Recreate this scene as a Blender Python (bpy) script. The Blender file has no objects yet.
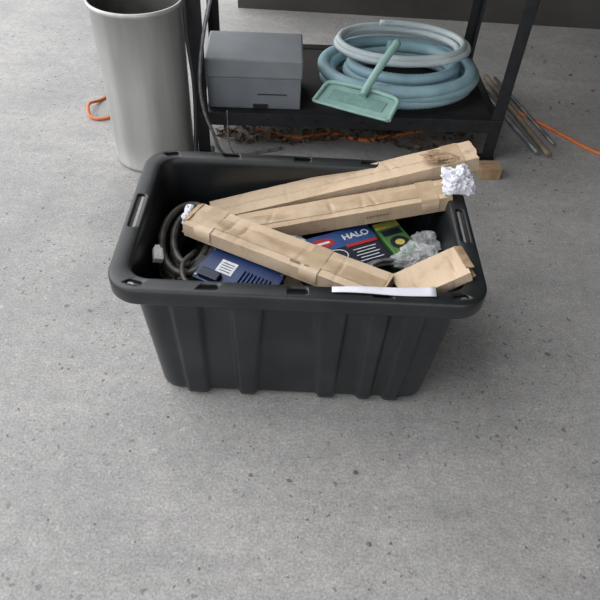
import bpy, bmesh, random
from math import *
from mathutils import Vector, Matrix, noise
random.seed(7)
sc=bpy.context.scene
sc.view_settings.view_transform='Standard'
sc.view_settings.look='None'
def lin(c):
    return tuple(((x/255)/12.92 if x/255<=.04045 else ((x/255+.055)/1.055)**2.4) for x in c)+(1,)
def new_obj(name,bm,mats,parent=None,smooth=False,bevel=0):
    me=bpy.data.meshes.new(name); bm.normal_update(); bm.to_mesh(me); bm.free()
    o=bpy.data.objects.new(name,me); bpy.context.collection.objects.link(o)
    for m in (mats if isinstance(mats,(list,tuple)) else [mats]): me.materials.append(m)
    if smooth:
        for f in me.polygons: f.use_smooth=True
    if bevel:
        b=o.modifiers.new('bevel','BEVEL'); b.width=bevel; b.segments=2; b.limit_method='ANGLE'
    if parent: o.parent=parent
    return o
def empty(name,loc=(0,0,0)):
    o=bpy.data.objects.new(name,None); o.empty_display_size=.05; bpy.context.collection.objects.link(o); return o
# ---------------- materials ----------------
def mat(name,c1,c2=None,scale=20,rough=.6,metal=0,bump=0,bscale=60,detail=5,alpha=1,trans=0,stretch=None,spec=.5,lo=.35,hi=.65,bdist=.01):
    m=bpy.data.materials.new(name); m.use_nodes=True; nt=m.node_tree; N=nt.nodes; L=nt.links
    b=N['Principled BSDF']; b.inputs['Roughness'].default_value=rough; b.inputs['Metallic'].default_value=metal
    b.inputs['Specular IOR Level'].default_value=spec
    b.inputs['Base Color'].default_value=lin(c1)
    tc=N.new('ShaderNodeTexCoord'); src=tc.outputs['Object']
    if stretch:
        mp=N.new('ShaderNodeMapping'); mp.inputs['Scale'].default_value=stretch; L.new(src,mp.inputs['Vector']); src=mp.outputs['Vector']
    if c2:
        n=N.new('ShaderNodeTexNoise'); n.inputs['Scale'].default_value=scale; n.inputs['Detail'].default_value=detail
        L.new(src,n.inputs['Vector'])
        r=N.new('ShaderNodeValToRGB'); r.color_ramp.elements[0].color=lin(c1); r.color_ramp.elements[1].color=lin(c2)
        r.color_ramp.elements[0].position=lo; r.color_ramp.elements[1].position=hi
        L.new(n.outputs['Fac'],r.inputs['Fac']); L.new(r.outputs['Color'],b.inputs['Base Color'])
    if bump:
        n2=N.new('ShaderNodeTexNoise'); n2.inputs['Scale'].default_value=bscale; n2.inputs['Detail'].default_value=6
        L.new(src,n2.inputs['Vector'])
        bp=N.new('ShaderNodeBump'); bp.inputs['Strength'].default_value=bump; bp.inputs['Distance'].default_value=bdist
        L.new(n2.outputs['Fac'],bp.inputs['Height']); L.new(bp.outputs['Normal'],b.inputs['Normal'])
    if alpha<1: b.inputs['Alpha'].default_value=alpha
    if trans: b.inputs['Transmission Weight'].default_value=trans
    return m
M_tote=mat('tote_plastic',(24,27,29),(40,43,45),9,.32,bump=.10,bscale=250,lo=.38,hi=.78)
def card_mat(name,c1,c2):
    m=mat(name,c1,c2,6,.9); nt=m.node_tree; N=nt.nodes; L=nt.links; b=N['Principled BSDF']
    tc=N['Texture Coordinate']
    src=b.inputs['Base Color'].links[0].from_socket
    n=N.new('ShaderNodeTexNoise'); n.inputs['Scale'].default_value=17; n.inputs['Detail'].default_value=9; n.inputs['Roughness'].default_value=.72; L.new(tc.outputs['Object'],n.inputs['Vector'])
    r=N.new('ShaderNodeValToRGB'); r.color_ramp.elements[0].position=.30; r.color_ramp.elements[0].color=(.66,.61,.56,1); r.color_ramp.elements[1].position=.47; r.color_ramp.elements[1].color=(1,1,1,1); L.new(n.outputs['Fac'],r.inputs['Fac'])
    x=N.new('ShaderNodeMix'); x.data_type='RGBA'; x.blend_type='MULTIPLY'; x.inputs[0].default_value=.75; L.new(src,x.inputs[6]); L.new(r.outputs['Color'],x.inputs[7]); L.new(x.outputs[2],b.inputs['Base Color'])
    w=N.new('ShaderNodeTexWave'); w.inputs['Scale'].default_value=60; w.inputs['Distortion'].default_value=.5; w.bands_direction='X'; L.new(tc.outputs['Object'],w.inputs['Vector'])
    n2=N.new('ShaderNodeTexNoise'); n2.inputs['Scale'].default_value=16; n2.inputs['Detail'].default_value=2; L.new(tc.outputs['Object'],n2.inputs['Vector'])
    ad=N.new('ShaderNodeMath'); ad.operation='MULTIPLY_ADD'; L.new(w.outputs['Fac'],ad.inputs[0]); ad.inputs[1].default_value=.06; L.new(n2.outputs['Fac'],ad.inputs[2])
    bp=N.new('ShaderNodeBump'); bp.inputs['Strength'].default_value=.5; bp.inputs['Distance'].default_value=.008; L.new(ad.outputs[0],bp.inputs['Height']); L.new(bp.outputs['Normal'],b.inputs['Normal'])
    return m
M_card=card_mat('cardboard',(170,148,123),(186,164,138))
M_card2=card_mat('cardboard_light',(178,157,133),(194,173,149))
M_cardin=mat('cardboard_torn',(132,108,84),(172,148,122),60,.9)
M_cardmark=mat('cardboard_print',(128,106,84),rough=.8)
M_tape=mat('packing_tape',(164,143,118),(178,157,132),30,.22)
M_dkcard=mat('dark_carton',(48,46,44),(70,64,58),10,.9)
M_blue=mat('blue_enamel',(18,40,82),(26,52,100),15,.38)
M_bluedk=mat('blue_enamel_dark',(12,22,46),rough=.5)
M_white=mat('white_paper',(198,199,208),(212,212,221),20,.8)
M_label=mat('label_print',(180,184,190),(208,210,214),120,.6)
M_black=mat('black_rubber',(20,21,23),(29,30,32),30,.5)
M_conduit=mat('grey_conduit',(46,45,43),(78,76,71),40,.38,metal=.2)
M_silver=mat('silver_cable',(110,110,112),(150,150,153),50,.32,metal=.6)
M_hose=mat('blue_hose_plastic',(130,163,174),(150,180,190),12,.5)
M_hosew=mat('white_hose_plastic',(172,184,188),(192,202,205),12,.5)
M_green=mat('mint_plastic',(130,164,158),(148,180,174),14,.5)
M_greendk=mat('mint_plastic_net',(108,144,140),(124,158,152),60,.7)
M_orange=mat('orange_cord',(186,98,50),(204,118,66),20,.6)
M_can=mat('galvanized_steel',(158,158,156),(184,184,181),14,.45,metal=.45,stretch=(1,1,.12))
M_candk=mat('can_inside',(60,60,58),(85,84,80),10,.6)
M_steel=mat('bench_black_steel',(26,27,30),(40,41,44),25,.5,metal=.3)
M_shelf=mat('shelf_board',(28,26,24),(38,35,33),10,.8)
M_top=mat('bench_top_wood',(84,66,48),(110,88,64),8,.8,stretch=(1,8,1))
M_box=mat('grey_box_paint',(104,109,116),(118,123,129),8,.5)
M_boxlid=mat('grey_box_lid',(118,123,128),(130,134,138),8,.5)
M_wood=mat('wood_block',(140,114,86),(166,138,108),30,.85,stretch=(1,6,1))
M_pole=mat('pole_tan',(110,98,82),(130,118,100),20,.6)
M_polem=mat('pole_metal',(100,102,104),(130,132,134),20,.4,metal=.5)
M_leaf=mat('dry_leaf',(66,52,40),(104,82,60),60,.9)
M_leaf2=mat('dry_leaf_pale',(96,82,66),(120,104,84),60,.9)
M_stone=mat('pebble',(88,84,78),(130,126,118),60,.9)
M_wall=mat('garage_wall',(58,56,54),(74,72,68),3,.9,bump=.2,bscale=20)
M_shade_ceil=mat('shade_ceiling_pale',(140,137,132),(160,156,150),3,.9)  # pale so the added overhead slab bounces some light
M_halo_blue=mat('carton_blue',(38,66,116),(50,80,132),30,.4)
M_halo_black=mat('carton_black',(20,24,36),(30,36,50),30,.4)
M_red=mat('carton_red',(156,40,44),rough=.4)
M_gy=mat('carton_green',(56,96,52),(72,114,58),30,.45)
M_yel=mat('carton_yellow',(180,172,84),rough=.45)
M_textw=mat('print_white',(205,207,211),rough=.5)
M_bag=mat('clear_plastic_bag',(200,204,206),(225,227,229),30,.15,alpha=.38,trans=.3)
M_wplast=mat('white_plastic',(190,190,184),rough=.5)
def ground_mat():
    m=bpy.data.materials.new('worn_concrete'); m.use_nodes=True; nt=m.node_tree; N=nt.nodes; L=nt.links
    b=N['Principled BSDF']; b.inputs['Roughness'].default_value=.62; b.inputs['Specular IOR Level'].default_value=.5
    tc=N.new('ShaderNodeTexCoord').outputs['Object']
    def noi(s,d=6,r=.6,dist=0):
        n=N.new('ShaderNodeTexNoise'); n.inputs['Scale'].default_value=s; n.inputs['Detail'].default_value=d; n.inputs['Roughness'].default_value=r; n.inputs['Distortion'].default_value=dist; L.new(tc,n.inputs['Vector']); return n.outputs['Fac']
    def ramp(f,p0,c0,p1,c1):
        r=N.new('ShaderNodeValToRGB'); e=r.color_ramp.elements; e[0].position=p0; e[1].position=p1; e[0].color=c0; e[1].color=c1; L.new(f,r.inputs['Fac']); return r.outputs['Color']
    def mix(f,a,bb,mode='MIX'):
        x=N.new('ShaderNodeMix'); x.data_type='RGBA'; x.blend_type=mode
        if isinstance(f,float): x.inputs[0].default_value=f
        else: L.new(f,x.inputs[0])
        for s,v in ((6,a),(7,bb)):
            if isinstance(v,tuple): x.inputs[s].default_value=v
            else: L.new(v,x.inputs[s])
        return x.outputs[2]
    def g(v,w=None): return (v,v,v,1)
    base=ramp(noi(1.3,8,.65,.6),.35,lin((142,141,140)),.66,lin((162,160,158)))
    c=mix(1.0,base,ramp(noi(170,4,.75),.32,g(.64),.68,g(1.27)),'MULTIPLY')
    c=mix(1.0,c,ramp(noi(38,6,.7),.35,g(.87),.65,g(1.08)),'MULTIPLY')
    c=mix(1.0,c,ramp(noi(6,6,.7,.5),.35,g(.92),.65,g(1.05)),'MULTIPLY')
    def cm(op,a,t):
        x=N.new('ShaderNodeMath'); x.operation=op; L.new(a,x.inputs[0])
        if isinstance(t,float): x.inputs[1].default_value=t
        else: L.new(t,x.inputs[1])
        return x.outputs[0]
    nw=N.new('ShaderNodeTexNoise'); nw.inputs['Scale'].default_value=60; L.new(tc,nw.inputs['Vector'])
    wv=N.new('ShaderNodeMix'); wv.data_type='RGBA'; wv.blend_type='LINEAR_LIGHT'; wv.inputs[0].default_value=.012; L.new(tc,wv.inputs[6]); L.new(nw.outputs['Color'],wv.inputs[7])
    for sc_,pd,pl,r_ in ((60,.90,.05,.34),(115,.80,.10,.40)):
        v=N.new('ShaderNodeTexVoronoi'); v.inputs['Scale'].default_value=sc_; L.new(wv.outputs[2],v.inputs['Vector'])
        sel=N.new('ShaderNodeSeparateColor'); L.new(v.outputs['Color'],sel.inputs[0])
        size=cm('MULTIPLY',sel.outputs[2],r_)
        near=cm('LESS_THAN',v.outputs['Distance'],size)
        area=ramp(noi(2.6,4,.6),.40,g(.25),.58,g(1))
        dark=cm('MULTIPLY',cm('MULTIPLY',near,cm('GREATER_THAN',sel.outputs[0],pd)),area)
        light=cm('MULTIPLY',near,cm('LESS_THAN',sel.outputs[1],pl))
        c=mix(cm('MULTIPLY',dark,.8),c,lin((76,73,71)))
        c=mix(cm('MULTIPLY',light,.35),c,lin((190,187,181)))
    mp=N.new('ShaderNodeMapping'); mp.inputs['Scale'].default_value=(1.2,7,1); mp.inputs['Rotation'].default_value=(0,0,.25); L.new(tc,mp.inputs['Vector'])
    n=N.new('ShaderNodeTexNoise'); n.inputs['Scale'].default_value=2.5; n.inputs['Detail'].default_value=4; L.new(mp.outputs[0],n.inputs['Vector'])
    c=mix(1.0,c,ramp(n.outputs['Fac'],.3,(.93,.93,.94,1),.7,(1.04,1.04,1.04,1)),'MULTIPLY')
    L.new(c,b.inputs['Base Color'])
    bp=N.new('ShaderNodeBump'); bp.inputs['Strength'].default_value=.4; bp.inputs['Distance'].default_value=.004
    L.new(noi(110,6,.7),bp.inputs['Height']); L.new(bp.outputs['Normal'],b.inputs['Normal'])
    return m
M_ground=ground_mat()
# ---------------- mesh helpers ----------------
def box_bm(bm,c,s,rot=None,mi=0):
    ret=bmesh.ops.create_cube(bm,size=1)
    M=Matrix.Translation(Vector(c))@(rot.to_4x4() if rot else Matrix.Identity(4))@Matrix.Diagonal((s[0],s[1],s[2],1))
    bmesh.ops.transform(bm,matrix=M,verts=ret['verts'])
    fs=set(f for v in ret['verts'] for f in v.link_faces)
    for f in fs: f.material_index=mi
    return ret['verts']
def box(name,c,s,m,rot=None,parent=None,bevel=0):
    bm=bmesh.new(); box_bm(bm,c,s,rot); return new_obj(name,bm,m,parent,bevel=bevel)
def smoothpath(pts,n=10,closed=False):
    P=[Vector(p) for p in pts]; out=[]
    if closed: idx=range(len(P))
    else: idx=range(len(P)-1)
    g=lambda i:P[i%len(P)] if closed else P[max(0,min(len(P)-1,i))]
    for i in idx:
        p0,p1,p2,p3=g(i-1),g(i),g(i+1),g(i+2)
        for k in range(n):
            t=k/n
            out.append(.5*((2*p1)+(p2-p0)*t+(2*p0-5*p1+4*p2-p3)*t*t+(-p0+3*p1-3*p2+p3)*t**3))
    if not closed: out.append(P[-1])
    return out
def tube_bm(bm,path,r,seg=10,ripple=0,mi=0,closed=False):
    n=len(path); rings=[]; prev=None
    for i,p in enumerate(path):
        t=(path[min(i+1,n-1)]-path[max(i-1,0)])
        if t.length<1e-9: t=Vector((0,0,1))
        t.normalize()
        if prev is None:
            a=Vector((0,0,1)) if abs(t.z)<.9 else Vector((1,0,0))
            u=t.cross(a).normalized()
        else:
            u=(prev-t*prev.dot(t)).normalized()
        prev=u; w=t.cross(u)
        rr=r*(1+(ripple if i%2 else -ripple))
        rings.append([bm.verts.new(p+u*rr*cos(2*pi*k/seg)+w*rr*sin(2*pi*k/seg)) for k in range(seg)])
    for i in range(n-1):
        for k in range(seg):
            f=bm.faces.new((rings[i][k],rings[i][(k+1)%seg],rings[i+1][(k+1)%seg],rings[i+1][k])); f.material_index=mi; f.smooth=True
    for rg in (rings[0],rings[-1]):
        try: f=bm.faces.new(rg); f.material_index=mi
        except: pass
def tube(name,pts,r,m,n=10,parent=None,ripple=0,seg=10,raw=False):
    bm=bmesh.new(); tube_bm(bm,[Vector(p) for p in pts] if raw else smoothpath(pts,n),r,seg,ripple)
    bmesh.ops.recalc_face_normals(bm,faces=bm.faces)
    return new_obj(name,bm,m,parent)
# ---------------- camera ----------------
p,r=.802,.0591
rt=Vector((1,0,0)); up=Vector((0,sin(p),cos(p))); fw=Vector((0,cos(p),-sin(p)))
a=cos(r)*rt+sin(r)*up; b=-sin(r)*rt+cos(r)*up
cd=bpy.data.cameras.new('camera'); cam=bpy.data.objects.new('camera',cd); bpy.context.collection.objects.link(cam)
R3=Matrix((a,b,-fw)).transposed()
cam.matrix_world=Matrix.Translation((0,0,1.2661))@R3.to_4x4()
cd.sensor_width=36; cd.lens=36*627.08/600
sc.camera=cam
# ---------------- ground & garage ----------------
bm=bmesh.new(); box_bm(bm,(0,2,-.05),(14,14,.1)); new_obj('floor',bm,M_ground)
box('wall_back',(1.5,3.30,1.25),(3.8,.1,2.5),M_wall)
box('shade_wall_right',(3.45,.4,1.25),(.1,5.9,2.5),M_wall)  # out-of-view wall, added and lengthened to keep the right side darker
box('shade_ceiling',(1.65,.6,2.56),(3.7,5.5,.1),M_shade_ceil)  # unseen overhead slab, added to block sky light and darken the floor
# ---------------- tote ----------------
H=.384; TX,TY,TYAW=-.0094,1.1099,.0176
def rrect(hw,hd,rc,n1=110,n2=70,nc=12):
    pts=[]
    def seg(a,b_,n,nrm,side,horiz):
        for i in range(n):
            t=i/n; x=a[0]+(b_[0]-a[0])*t; y=a[1]+(b_[1]-a[1])*t
            pts.append((x,y,nrm,side,x if horiz else y))
    def arc(cx,cy,a0,n,):
        for i in range(n):
            t=a0+pi/2*i/n
            pts.append((cx+rc*cos(t),cy+rc*sin(t),(cos(t),sin(t)),'c',0))
    seg((-hw+rc,-hd),(hw-rc,-hd),n1,(0,-1),'f',True); arc(hw-rc,-hd+rc,-pi/2,nc)
    seg((hw,-hd+rc),(hw,hd-rc),n2,(1,0),'s',False); arc(hw-rc,hd-rc,0,nc)
    seg((hw-rc,hd),(-hw+rc,hd),n1,(0,1),'b',True); arc(-hw+rc,hd-rc,pi/2,nc)
    seg((-hw,hd-rc),(-hw,-hd+rc),n2,(-1,0),'s',False); arc(-hw+rc,-hd+rc,pi,nc)
    return pts
def sstep(x): x=max(0,min(1,x)); return x*x*(3-2*x)
ribsF=[(-.232,-.226,.036,.028),(-.102,-.108,.040,.022),(.072,.080,.038,.022),(.172,.172,.026,.018),(.252,.236,.026,.020)]
ribsS=[(-.10,-.095,.030,.020),(.10,.095,.030,.020),(0,0,.022,.014)]
def riboff(side,u,t):
    if side=='c': return 0
    o=0
    for ct,cb,wt,wb in (ribsF if side in 'fb' else ribsS):
        c=cb+(ct-cb)*t; w=wb+(wt-wb)*t
        o=max(o,sstep((w-abs(u-c))/.006))
    return o*.013
bm=bmesh.new()
rings=[]
def ring(hw,hd,rc,z,ribt=None,amp=1):
    vs=[]
    for x,y,n,s,u in rrect(hw,hd,rc):
        o=riboff(s,u,ribt)*amp if ribt is not None else 0
        vs.append(bm.verts.new((x+n[0]*o,y+n[1]*o,z)))
    rings.append(vs)
wt=(.350,.219); wb=(.319,.209)
ring(wb[0]-.012,wb[1]-.012,.045,0,0,1)
for z in [.006,.014,.03,.07,.11,.15,.19,.23,.27,.31,.335,.352,.374]:
    t=z/.38; ins=.006 if z<.01 else .0
    hw=wb[0]+(wt[0]-wb[0])*t-ins; hd=wb[1]+(wt[1]-wb[1])*t-ins
    ring(hw,hd,.05,z,t,1)
E=.004
ring(.372+E,.239,.062,.3775); ring(.3765+E,.2435,.064,.374); ring(.3775+E,.2445,.065,.342)
ring(.382+E,.249,.068,.3415); ring(.3835+E,.2505,.068,.345); ring(.3835+E,.2505,.068,.376); ring(.381+E,.248,.067,.382); ring(.376+E,.243,.064,.384)
ring(.349,.217,.05,.384); ring(.3455,.2135,.047,.381)
for z in [.36,.25,.12,.02]:
    t=z/.38; ring(wb[0]+(wt[0]-wb[0])*t-.005,wb[1]+(wt[1]-wb[1])*t-.005,.045,z)
ring(wb[0]-.02,wb[1]-.02,.035,.006)
n=len(rings[0])
for i in range(len(rings)-1):
    for k in range(n):
        f=bm.faces.new((rings[i][k],rings[i][(k+1)%n],rings[i+1][(k+1)%n],rings[i+1][k])); f.smooth=True
bm.faces.new(list(reversed(rings[0]))); bm.faces.new(rings[-1])
bmesh.ops.recalc_face_normals(bm,faces=bm.faces)
tote=new_obj('storage_tote',bm,M_tote)
def capsule_cut(cx,cy,L,W,ang):
    bmc=bmesh.new(); pr=[]
    for i in range(8): t=-pi/2+pi*i/7; pr.append((L/2-W/2+W/2*cos(t),W/2*sin(t)))
    for i in range(8): t=pi/2+pi*i/7; pr.append((-L/2+W/2+W/2*cos(t),W/2*sin(t)))
    lo=[];hi=[]
    for x,y in pr:
        X=cx+x*cos(ang)-y*sin(ang); Y=cy+x*sin(ang)+y*cos(ang)
        lo.append(bmc.verts.new((X,Y,.360))); hi.append(bmc.verts.new((X,Y,.41)))
    for i in range(16): bmc.faces.new((lo[i],lo[(i+1)%16],hi[(i+1)%16],hi[i]))
    bmc.faces.new(list(reversed(lo))); bmc.faces.new(hi); bmesh.ops.recalc_face_normals(bmc,faces=bmc.faces)
    return new_obj('cut',bmc,M_tote)
cuts=[capsule_cut(x,sy*.233,.042,.014,0) for x in (-.178,0,.168) for sy in (-1,1)]
cuts+=[capsule_cut(sx*.366,0,.12,.015,pi/2) for sx in (-1,1)]
cuts+=[capsule_cut(sx*.325,sy*.229,.034,.013,sx*sy*-.25) for sx in (-1,1) for sy in (-1,1)]
for c in cuts:
    md=tote.modifiers.new('b','BOOLEAN'); md.object=c; md.operation='DIFFERENCE'; md.solver='EXACT'
bpy.context.view_layer.update()
dg=bpy.context.evaluated_depsgraph_get(); me2=bpy.data.meshes.new_from_object(tote.evaluated_get(dg))
tote.modifiers.clear(); tote.data=me2
for c in cuts: bpy.data.objects.remove(c)
tote.location=(TX,TY,0); tote.rotation_euler=(0,0,TYAW)
# ---------------- cartons ----------------
def frame(e0,e1):
    X=(Vector(e1)-Vector(e0)).normalized(); Y=Vector((0,0,1)).cross(X).normalized(); Z=X.cross(Y)
    return Matrix((X,Y,Z)).transposed()
def long_carton(name,e0,e1,w,h,m,open_end=0,mark=0,seed=0,seam=True,tapes=(.0,),ctape=False):
    """e0,e1 = centres of the top face ends"""
    e0=Vector(e0);e1=Vector(e1);F=frame(e0,e1);L=(e1-e0).length
    root=empty(name); root.matrix_world=Matrix.Translation((e0+e1)/2-F@Vector((0,0,h/2)))@F.to_4x4()
    rr=random.Random(seed); creases=[(rr.uniform(-.42,.42)*L,rr.uniform(-.6,.6),rr.uniform(.5,1)) for _ in range(6)]
    def wob(x,y,z,s):
        v=noise.noise(Vector((x*12+s,y*36,z*40+seed*7)))
        c=noise.noise(Vector((x*40+s*2,y*50,seed*3)))
        k=0
        for xc,sl,am in creases:
            k-=am*exp(-((x-xc-sl*y)/.0045)**2)
        return v*.0036+c*.0009+k*.0022
    def top(x,y):
        e=1-abs(y)/(w/2)
        return h/2+wob(x,y,1,0)*(.3+.9*e)
    bm=bmesh.new(); nx=150
    ys=[-w/2,-w*.3,-w*.08,-w*.02,w*.18,w*.36,w/2]
    rg=[]
    for i in range(nx+1):
        x=-L/2+L*i/nx; row=[]
        for y in ys: row.append(bm.verts.new((x,y,top(x,y))))
        for (y,z) in ((w/2,0),(w/2,-h/2),(0,-h/2),(-w/2,-h/2),(-w/2,0)):
            k=wob(x,y,z,5); row.append(bm.verts.new((x+ (0),y-k*(.8 if z==0 else .3)*(1 if y>0 else -1)*-1,z+k*.3)))
        rg.append(row)
    for row,s in ((rg[0],-1),(rg[-1],1)):
        for v in row: v.co.x+=s*(.003+noise.noise(Vector((v.co.y*90,v.co.z*90,seed+s)))*.005)
    K=len(rg[0])
    for i in range(nx):
        for k in range(K):
            f=bm.faces.new((rg[i][k],rg[i][(k+1)%K],rg[i+1][(k+1)%K],rg[i+1][k])); f.smooth=True
    bm.faces.new(rg[0]); bm.faces.new(rg[-1]); bmesh.ops.recalc_face_normals(bm,faces=bm.faces)
    o=new_obj('carton_body',bm,m,root)
    o.data.set_sharp_from_angle(angle=radians(40))
    def strip(nm,ya,yb,off,mt,x0=-.5,x1=.5,jit=0):
        bm=bmesh.new(); A_=[]; q=6
        for i in range(nx+1):
            x=x0*L+.003+((x1-x0)*L-.006)*i/nx; j=noise.noise(Vector((x*6,seed,3)))*jit
            A_.append([bm.verts.new((x,ya+(yb-ya)*k/q+(j if k==0 else 0),top(x,ya+(yb-ya)*k/q)+off)) for k in range(q+1)])
        for i in range(nx):
            for k in range(q): bm.faces.new((A_[i][k],A_[i][k+1],A_[i+1][k+1],A_[i+1][k]))
        bmesh.ops.recalc_face_normals(bm,faces=bm.faces); new_obj(nm,bm,mt,root,smooth=True)
    if seam: strip('top_flap',-w*.05,w/2-.0008,.0007,m,jit=.002)
    if ctape: strip('sealing_tape',-w*.26,w*.20,.0013,M_tape,-.5,.5)
    if tapes:
        bm=bmesh.new()
        for tp in tapes:
            x0=tp*L; rows=[]
            for q in range(7):
                x=x0-.021+.042*q/6; row=[]
                row.append(bm.verts.new((x,-w/2-.0022,-h*.25)))
                for y in (-w/2-.0016,-w*.3,-w*.08,0,w*.18,w*.36,w/2+.001): row.append(bm.verts.new((x,y,top(x,max(-w/2,min(w/2,y)))+.0018)))
                rows.append(row)
            for q in range(6):
                for k in range(7): bm.faces.new((rows[q][k],rows[q][k+1],rows[q+1][k+1],rows[q+1][k]))
        bmesh.ops.recalc_face_normals(bm,faces=bm.faces); new_obj('packing_tape',bm,M_tape,root,smooth=True)
    if mark==1:
        bm=bmesh.new(); box_bm(bm,(L*.08,-w*.34,h/2+.0014),(.022,.005,.0014)); box_bm(bm,(L*.14,-w*.34,h/2+.0014),(.010,.004,.0014)); new_obj('printed_mark',bm,M_cardmark,root)
    elif mark==2:
        bm=bmesh.new()
        for q in range(7): box_bm(bm,(L*.1+q*.008,-w/2-.0018,.002),(.005,.0014,.004))
        new_obj('printed_mark',bm,M_cardmark,root)
    if open_end:
        bm=bmesh.new()
        box_bm(bm,(open_end*(L/2+.006),.006,h/2-.002),(.018,w*.8,.0022),Matrix.Rotation(.5*open_end,3,'Y'))
        box_bm(bm,(open_end*(L/2+.004),-w*.1,-h/2+.003),(.014,w*.7,.0022),Matrix.Rotation(-.3*open_end,3,'Y'))
        new_obj('torn_end_flap',bm,M_cardin,root)
    return root
long_carton('cardboard_carton',(-.237,1.245,.282),(.402,1.350,.437),.076,.036,M_card2,0,0,1,tapes=(.42,))
long_carton('cardboard_carton',(-.155,1.163,.312),(.334,1.243,.394),.072,.038,M_card,0,2,2,tapes=(.40,),ctape=True)
long_carton('cardboard_carton',(-.252,1.124,.366),(.175,.930,.362),.084,.034,M_card2,-1,1,3,tapes=(-.40,.16),ctape=True)
long_carton('cardboard_carton',(.205,.938,.352),(.328,.972,.410),.082,.026,M_card2,1,0,4,seam=False,tapes=())
def crumple(name,c,s,m,seed,sub=4,amp=.3):
    bm=bmesh.new(); bmesh.ops.create_icosphere(bm,subdivisions=sub,radius=1)
    for v in bm.verts:
        nrm=v.co.normalized()
        d=noise.noise(nrm*1.3+Vector((seed,0,0)))*.5
        d-=abs(noise.noise(nrm*2.6+Vector((0,seed,0))))*.55
        vd=noise.voronoi(nrm*2.8+Vector((seed,seed,0)))[0]
        d+=(vd[1]-vd[0])*-.22+.15
        d+=noise.noise(nrm*7+Vector((0,0,seed)))*.10
        v.co=nrm*(1+d*amp/.3); v.co=Vector((v.co.x*s[0],v.co.y*s[1],v.co.z*s[2]))
    o=new_obj(name,bm,m); o.location=c; return o
crumple('crumpled_paper',(.350,1.232,.424),(.037,.034,.031),M_white,3)
crumple('kraft_paper_scrap',(.318,1.325,.427),(.042,.022,.006),M_cardin,9)
crumple('plastic_bag',(.258,1.078,.318),(.045,.042,.022),M_bag,5)
crumple('plastic_bag',(-.050,1.120,.300),(.06,.030,.016),M_bag,11)
crumple('plastic_bag',(.290,1.15,.300),(.03,.035,.02),M_bag,15)
crumple('crumpled_paper',(-.270,1.150,.340),(.014,.030,.016),M_white,23)
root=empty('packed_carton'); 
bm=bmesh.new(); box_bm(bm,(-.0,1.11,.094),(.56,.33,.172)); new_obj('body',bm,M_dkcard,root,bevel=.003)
bm=bmesh.new(); box_bm(bm,(-.0,1.11,.181),(.56,.05,.001)); new_obj('tape',bm,M_tape,root)
def small_carton(name,c,s,yaw,body):
    root=empty(name); root.location=c; root.rotation_euler=(0,0,yaw)
    bm=bmesh.new(); box_bm(bm,(0,0,0),s); new_obj('carton_body',bm,body,root,bevel=.002); return root
hl=small_carton('light_bulb_carton',(.100,1.105,.245),(.178,.132,.118),.47,M_halo_black)
top_=.0595
bm=bmesh.new(); box_bm(bm,(0,.036,top_),(.176,.056,.0008)); new_obj('blue_band',bm,M_halo_blue,hl)
bm=bmesh.new(); box_bm(bm,(-.072,-.02,top_),(.030,.085,.0008)); new_obj('blue_side',bm,M_halo_blue,hl)
def disc(name,c,rx,ry,m,par,h=.0008):
    bm=bmesh.new(); bmesh.ops.create_cone(bm,cap_ends=True,segments=32,radius1=1,radius2=1,depth=1)
    for v in bm.verts: v.co=Vector((v.co.x*rx+c[0],v.co.y*ry+c[1],v.co.z*h+c[2]))
    return new_obj(name,bm,m,par)
disc('red_oval',(-.048,.034,top_+.0008),.034,.017,M_red,hl)
disc('lamp_picture_rim',(-.035,-.016,top_+.0008),.032,.022,M_label,hl)
disc('lamp_picture',(-.035,-.016,top_+.0014),.029,.019,M_halo_black,hl)
disc('lamp_picture_bulb',(-.035,-.016,top_+.002),.010,.008,M_label,hl)
bm=bmesh.new(); box_bm(bm,(.045,.006,top_+.0004),(.08,.010,.0012)); new_obj('red_band',bm,M_red,hl)
def text(body,size,loc,m,par,rz=0):
    cu=bpy.data.curves.new('t','FONT'); cu.body=body; cu.size=size; cu.extrude=.0003; cu.align_x='CENTER'; cu.align_y='CENTER'; cu.offset=.0005
    o=bpy.data.objects.new('t',cu); bpy.context.collection.objects.link(o); bpy.context.view_layer.update()
    me=bpy.data.meshes.new_from_object(o.evaluated_get(bpy.context.evaluated_depsgraph_get())); bpy.data.objects.remove(o)
    o=bpy.data.objects.new('printed_text',me); bpy.context.collection.objects.link(o); me.materials.clear(); me.materials.append(m); o.location=loc; o.rotation_euler=(0,0,rz); o.parent=par
text('HALO',.026,(.044,.036,top_+.001),M_textw,hl)
bm=bmesh.new()
for q in range(5): box_bm(bm,(.042,-.012-q*.010,top_+.0008),(.060-.012*(q%2),.0022,.0006))
box_bm(bm,(-.048,.034,top_+.0016),(.044,.007,.0006)); new_obj('printed_lines',bm,M_label,hl)
gb=small_carton('fitting_carton',(.221,1.160,.243),(.066,.125,.116),.47,M_gy)
bm=bmesh.new(); box_bm(bm,(0,.050,.0585),(.064,.022,.0008)); new_obj('yellow_band',bm,M_yel,gb)
bm=bmesh.new(); box_bm(bm,(-.0,.022,.0585),(.05,.02,.0008)); new_obj('black_band',bm,M_halo_black,gb)
disc('black_ring',(0,-.018,.0588),.024,.022,M_halo_black,gb)
disc('yellow_centre',(0,-.018,.0594),.012,.010,M_yel,gb)
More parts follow.
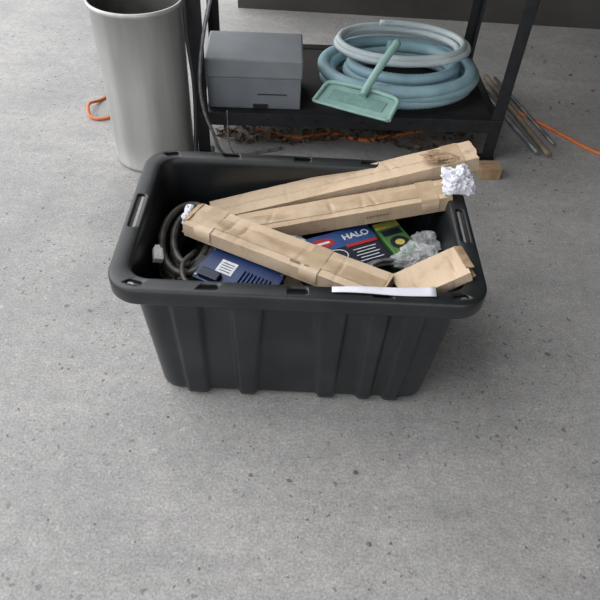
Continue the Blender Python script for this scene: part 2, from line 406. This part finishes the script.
# ---- blue transformer
F=Matrix.Rotation(-.437,3,'Z')@Matrix.Rotation(.14,3,'X')
bt=empty('electrical_transformer'); bt.matrix_world=Matrix.Translation((-.133,.990,.258))@F.to_4x4()
bm=bmesh.new(); box_bm(bm,(0,0,-.01),(.178,.088,.12)); new_obj('housing',bm,M_blue,bt,bevel=.004)
bm=bmesh.new(); box_bm(bm,(0,0,.054),(.185,.094,.010)); new_obj('cover',bm,M_blue,bt,bevel=.003)
bm=bmesh.new()
for q in range(8): box_bm(bm,(.008+q*.009,-.012,.061),(.003,.056,.005))
new_obj('cooling_fins',bm,M_blue,bt,bevel=.001)
bm=bmesh.new(); box_bm(bm,(-.034,.006,.0598),(.040,.036,.0008)); new_obj('rating_label',bm,M_label,bt)
bm=bmesh.new()
for q in range(4): box_bm(bm,(-.034,.016-q*.007,.0604),(.028,.002,.0005))
new_obj('label_text',bm,M_bluedk,bt)
bm=bmesh.new()
for sx in(-1,1):
    for sy in(-1,1):
        bmesh.ops.create_cone(bm,cap_ends=True,segments=6,radius1=.003,radius2=.003,depth=.004,matrix=Matrix.Translation((sx*.086,sy*.040,.060)))
new_obj('cover_screws',bm,M_silver,bt)
bm=bmesh.new(); box_bm(bm,(-.102,0,.025),(.025,.05,.05)); box_bm(bm,(-.055,-.030,.064),(.050,.024,.014)); new_obj('terminal_box',bm,M_bluedk,bt,bevel=.003)
# ---- coils
def coil(name,c,rx,ry,turns,rad,m,z0,z1,jit=.01,tilt=0,seg=8,ripple=0,steps=40,parent=None,rot=0,grow=0):
    pts=[]; N=int(turns*steps)
    ph=random.random()*6
    for i in range(N+1):
        t=i/steps*2*pi; k=i/N
        jr=1+jit*sin(t*.37+ph)+jit*.8*sin(t*.71+ph*2)+grow*k
        x=rx*jr*cos(t); y=ry*jr*sin(t)
        z=z0+(z1-z0)*k+tilt*y+.3*jit*sin(t*2+ph)*.1
        pts.append(Vector((c[0]+x*cos(rot)-y*sin(rot),c[1]+x*sin(rot)+y*cos(rot),z)))
    return tube(name,pts,rad,m,raw=True,seg=seg,ripple=ripple,parent=parent)
cc=empty('flexible_conduit_coil')
coil('outer_loops',(-.264,1.115),.066,.126,7,.0092,M_conduit,.195,.312,.05,.03,rot=.08,ripple=.05,steps=110,parent=cc)
coil('inner_loops',(-.262,1.12),.044,.100,5,.0088,M_conduit,.22,.308,.05,.03,rot=.10,ripple=.05,steps=90,parent=cc)
coil('silver_cable_coil',(.200,1.03),.058,.034,4,.0040,M_silver,.30,.320,.12,0,rot=.2)
coil('black_cable_coil',(-.245,.965),.040,.036,4,.0065,M_black,.20,.305,.12,.1,rot=.5)
coil('black_cable_coil',(.13,1.010),.05,.026,3,.005,M_black,.290,.310,.14,0,rot=.3)
tube('power_cable',[(-.20,.915,.30),(-.22,.92,.325),(-.25,.95,.330),(-.26,1.0,.325),(-.25,1.04,.315),(-.245,1.07,.30)],.006,M_conduit)
cn=empty('cable_connector'); cn.location=(-.322,1.03,.318); cn.rotation_euler=(.2,.3,.3)
bm=bmesh.new(); box_bm(bm,(0,0,0),(.022,.034,.018)); new_obj('plug_body',bm,M_wplast,cn,bevel=.003)
bm=bmesh.new(); box_bm(bm,(0,.021,0),(.012,.01,.01)); box_bm(bm,(0,0,.0095),(.012,.02,.002)); new_obj('plug_tip',bm,M_label,cn,bevel=.001)
bm=bmesh.new(); nx=16
rows=[]
for i in range(nx+1):
    x=i/nx; row=[]
    for j in range(5):
        y=j/4; row.append(bm.verts.new((.062+.208*x,.877+(.012+.012*x)*y+.004*x,.3862+.0018*(1+sin(x*7))+.0025*y)))
    rows.append(row)
for i in range(nx):
    for j in range(4): bm.faces.new((rows[i][j],rows[i+1][j],rows[i+1][j+1],rows[i][j+1]))
o=new_obj('paper_sheet',bm,M_white,smooth=True); s=o.modifiers.new('s','SOLIDIFY'); s.thickness=.0012
# ---------------- workbench ----------------
wb_=empty('workbench'); 
FL=Vector((-.372,1.935,0)); FR=Vector((.648,1.990,0)); dx=(FR-FL).normalized(); dy=Vector((-dx.y,dx.x,0))
Rb=Matrix((dx,dy,Vector((0,0,1)))).transposed(); LW=(FR-FL).length; DEP=.55
wb_.matrix_world=Matrix.Translation(FL)@Rb.to_4x4()
bm=bmesh.new()
for (x,y,sx,sy) in ((0,0,1,1),(LW,0,-1,1),(0,DEP,1,-1),(LW,DEP,-1,-1)):
    box_bm(bm,(x,y+sy*.002,.44),(.042,.004,.88)); box_bm(bm,(x-sx*.019,y+sy*.02,.44),(.004,.04,.88))
    box_bm(bm,(x,y+sy*.01,.003),(.06,.05,.006))
new_obj('angle_iron_legs',bm,M_steel,wb_,bevel=.001)
bm=bmesh.new()
for y,s in((-.003,1),(DEP+.003,-1)):
    box_bm(bm,(LW/2,y,.138),(LW+.03,.004,.048)); box_bm(bm,(LW/2,y+s*.018,.160),(LW,.036,.004))
    box_bm(bm,(LW/2,y,.845),(LW+.03,.004,.05))
for x in(-.01,LW+.01): box_bm(bm,(x,DEP/2,.138),(.004,DEP,.04)); box_bm(bm,(x,DEP/2,.845),(.004,DEP,.05))
new_obj('cross_rails',bm,M_steel,wb_,bevel=.001)
bm=bmesh.new()
for q in range(12): bmesh.ops.create_cone(bm,cap_ends=True,segments=10,radius1=.006,radius2=.006,depth=.005,matrix=Matrix.Translation((.06+q*.082,-.007,.138))@Matrix.Rotation(pi/2,4,'X'))
new_obj('rail_bolts',bm,M_steel,wb_)
bm=bmesh.new(); box_bm(bm,(LW/2,DEP/2,.153),(LW-.03,DEP-.02,.010)); new_obj('lower_shelf',bm,M_shelf,wb_)
bm=bmesh.new(); box_bm(bm,(LW/2,DEP/2,.89),(LW+.1,DEP+.06,.035)); new_obj('bench_top',bm,M_top,wb_,bevel=.004)
SH=.1625
tb=empty('metal_tool_box'); tb.matrix_world=Matrix.Translation(FL+dx*.178+dy*.132+Vector((0,0,SH)))@Rb.to_4x4()
bm=bmesh.new(); box_bm(bm,(0,0,.055),(.315,.21,.11)); new_obj('box_body',bm,M_box,tb,bevel=.004)
bm=bmesh.new(); box_bm(bm,(0,0,.143),(.322,.217,.066)); new_obj('box_lid',bm,M_boxlid,tb,bevel=.006)
bm=bmesh.new(); box_bm(bm,(.02,-.107,.012),(.05,.006,.014)); box_bm(bm,(.06,-.1075,.055),(.10,.003,.003)); new_obj('latch',bm,M_steel,tb,bevel=.001)
# pool hose coil
hc=empty('pool_hose'); 
ctr=FL+dx*.692+dy*.225
coil('hose_loops',(ctr.x,ctr.y),.262,.192,3.4,.0215,M_hose,SH+.024,SH+.085,.035,0,seg=12,ripple=.045,steps=200,parent=hc)
coil('inner_hose_loops',(ctr.x+.02,ctr.y+.02),.19,.125,2.3,.0205,M_hose,SH+.03,SH+.09,.05,0,seg=12,ripple=.045,steps=150,parent=hc)
coil('garden_hose',(ctr.x+.0,ctr.y+.05),.225,.145,3.3,.0115,M_hosew,SH+.118,SH+.150,.05,0,seg=10,steps=60)
# dustpan
dp=empty('dustpan'); dp.matrix_world=Matrix.Translation((.148,1.900,.250))@(Matrix.Rotation(-.40,3,'Z')@Matrix.Rotation(.15,3,'X')).to_4x4()
bm=bmesh.new()
def trap(bm,y0,y1,w0,w1,z0,z1):
    vs=[bm.verts.new((x*w/2,y,z)) for z in(z0,z1) for (x,w,y) in((-1,w0,y0),(1,w0,y0),(1,w1,y1),(-1,w1,y1))]
    for q in((0,3,2,1),(4,5,6,7),(0,1,5,4),(1,2,6,5),(2,3,7,6),(3,0,4,7)): bm.faces.new([vs[i] for i in q])
trap(bm,-.055,.055,.26,.24,-.003,.003); new_obj('pan_floor',bm,M_green,dp,bevel=.001)
bm=bmesh.new()
tube_bm(bm,smoothpath([(-.13,-.055,.004),(-.128,.0,.006),(-.120,.048,.008),(-.06,.060,.009),(0,.062,.009),(.06,.060,.009),(.120,.048,.008),(.128,0,.006),(.13,-.055,.004)],6),.0075,8)
tube_bm(bm,smoothpath([(-.13,-.055,.002),(0,-.056,.002),(.13,-.055,.002)],6),.005,8)
new_obj('raised_rim',bm,M_green,dp)
bm=bmesh.new(); box_bm(bm,(0,0,.004),(.19,.055,.003)); new_obj('pan_recess',bm,M_greendk,dp,bevel=.001)
bm=bmesh.new(); tube_bm(bm,smoothpath([(.01,.02,.01),(.015,.07,.03),(.03,.14,.065),(.05,.22,.10)],6),.013,10); new_obj('handle',bm,M_green,dp)
# ---------------- trash can ----------------
cx,cy=-.544,1.920
can=empty('metal_trash_can'); can.location=(cx,cy,0)
bm=bmesh.new(); S=64; prof=[(.0,.0),(.134,.0),(.138,.006),(.138,.014),(.134,.02),(.135,.10),(.136,.30),(.138,.52),(.144,.523),(.146,.53),(.144,.537),(.139,.537),(.136,.525),(.133,.2),(.131,.012),(.0,.012)]
rg=[]
for rr,z in prof:
    rg.append([bm.verts.new((max(rr,.0005)*cos(2*pi*k/S),max(rr,.0005)*sin(2*pi*k/S),z)) for k in range(S)])
for i in range(len(rg)-1):
    for k in range(S):
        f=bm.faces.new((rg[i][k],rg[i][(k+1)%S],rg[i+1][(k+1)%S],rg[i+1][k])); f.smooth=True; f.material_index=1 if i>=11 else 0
bmesh.ops.recalc_face_normals(bm,faces=bm.faces)
new_obj('can_body',bm,[M_can,M_candk],can)
tube('hanging_hose',[(-.385,1.88,.60),(-.388,1.878,.45),(-.378,1.875,.30),(-.382,1.87,.15),(-.385,1.84,.04),(-.35,1.82,.009),(-.27,1.82,.009)],.008,M_black)
tube('grey_cable',[(-.30,1.92,.60),(-.34,1.895,.45),(-.362,1.885,.30),(-.355,1.882,.2),(-.33,1.88,.12),(-.30,1.90,.02),(-.22,1.93,.006),(-.1,1.98,.006)],.006,M_silver)
tube('steel_wire',[(-.285,1.928,.175),(-.283,1.915,.14),(-.28,1.91,.06),(-.26,1.93,.003),(-.2,1.95,.003)],.0018,M_silver)
# ---------------- extension cords ----------------
tube('extension_cord',[(-.2,2.1,.006),(-.05,2.06,.006),(.08,2.1,.006),(.2,2.07,.006),(.33,2.12,.006),(.5,2.2,.006),(.62,2.3,.006),(.74,2.42,.006),(.84,2.34,.006),(.95,2.22,.006),(1.09,2.07,.006),(1.3,1.98,.006)],.007,M_orange,n=14)
tube('extension_cord',[(-.77,2.35,.006),(-.83,2.25,.006),(-.85,2.17,.03),(-.835,2.12,.008),(-.79,2.11,.006),(-.74,2.16,.006),(-.70,2.3,.006)],.006,M_orange,n=12)
# ---------------- poles & wood ----------------
tube('wooden_pole',[(.74,2.60,.027),(.885,2.03,.012)],.011,M_pole,n=4)
tube('metal_pole',[(.68,2.60,.026),(.845,2.04,.012)],.010,M_polem,n=4)
tube('metal_pole',[(.78,2.60,.024),(.925,2.11,.008)],.007,M_polem,n=4)
wbk=box('wood_block',(.637,1.895,.022),(.075,.055,.044),M_wood,Matrix.Rotation(.1,3,'Z'),bevel=.002)
# ---------------- litter ----------------
bm=bmesh.new()
def leaf(x,y,z,s,mi):
    a_=random.random()*6.28; tl=random.uniform(-.5,.5); tw=random.uniform(-.5,.5)
    M=Matrix.Translation((x,y,z))@Matrix.Rotation(a_,4,'Z')@Matrix.Rotation(tl,4,'X')@Matrix.Rotation(tw,4,'Y')
    P=[(-1,0,0),(-.4,.5,.15),(.4,.45,.1),(1.1,0,.05),(.4,-.45,.15),(-.4,-.5,.1)]; c=bm.verts.new(M@Vector((0,0,-.1*s)))
    vs=[bm.verts.new(M@(Vector(q)*s)) for q in P]
    for i in range(6):
        f=bm.faces.new((c,vs[i],vs[(i+1)%6])); f.material_index=mi
for i in range(620):
    x=random.uniform(-.35,.62); y=2.03+abs(random.gauss(0,.16))+.03*sin(x*9)
    leaf(x,y,random.uniform(.006,.016),random.uniform(.006,.019),random.choice([0,0,1]))
for i in range(60):
    leaf(random.uniform(.95,1.6),random.uniform(2.3,3.1),.006,random.uniform(.004,.010),random.choice([0,1,1]))
new_obj('leaf_litter',bm,[M_leaf,M_leaf2])
bm=bmesh.new()
def peb(x,y,s):
    ret=bmesh.ops.create_icosphere(bm,subdivisions=1,radius=s)
    for v in ret['verts']: v.co=Vector((v.co.x*random.uniform(.7,1.2)+x,v.co.y*random.uniform(.7,1.2)+y,v.co.z*.6+s*.45))
for i in range(60):
    peb(random.uniform(-1.3,1.4),random.uniform(.45,.82),random.uniform(.0012,.0032))
peb(.145,.70,.006); peb(.17,.54,.005); peb(.27,.80,.005)
new_obj('pebbles',bm,M_stone)
# ---------------- light ----------------
w=bpy.data.worlds.new('overcast'); sc.world=w; w.use_nodes=True; nt=w.node_tree
bg=nt.nodes['Background']; sky=nt.nodes.new('ShaderNodeTexSky')
sky.sky_type='HOSEK_WILKIE'; sky.turbidity=9; sky.ground_albedo=.3
sky.sun_direction=Vector((-.7,.1,.7)).normalized()
mx=nt.nodes.new('ShaderNodeMix'); mx.data_type='RGBA'; mx.inputs[0].default_value=.85
nt.links.new(sky.outputs[0],mx.inputs[6]); mx.inputs[7].default_value=(.96,.98,1.0,1)
nt.links.new(mx.outputs[2],bg.inputs[0]); bg.inputs[1].default_value=1.85
sd=bpy.data.lights.new('sun','SUN'); sd.energy=2.4; sd.angle=radians(75); sd.color=(1,.99,.985)
so=bpy.data.objects.new('sun',sd); bpy.context.collection.objects.link(so)
so.rotation_euler=Vector((-.85,.15,.80)).to_track_quat('Z','Y').to_euler()
so.location=(-3,2,4)
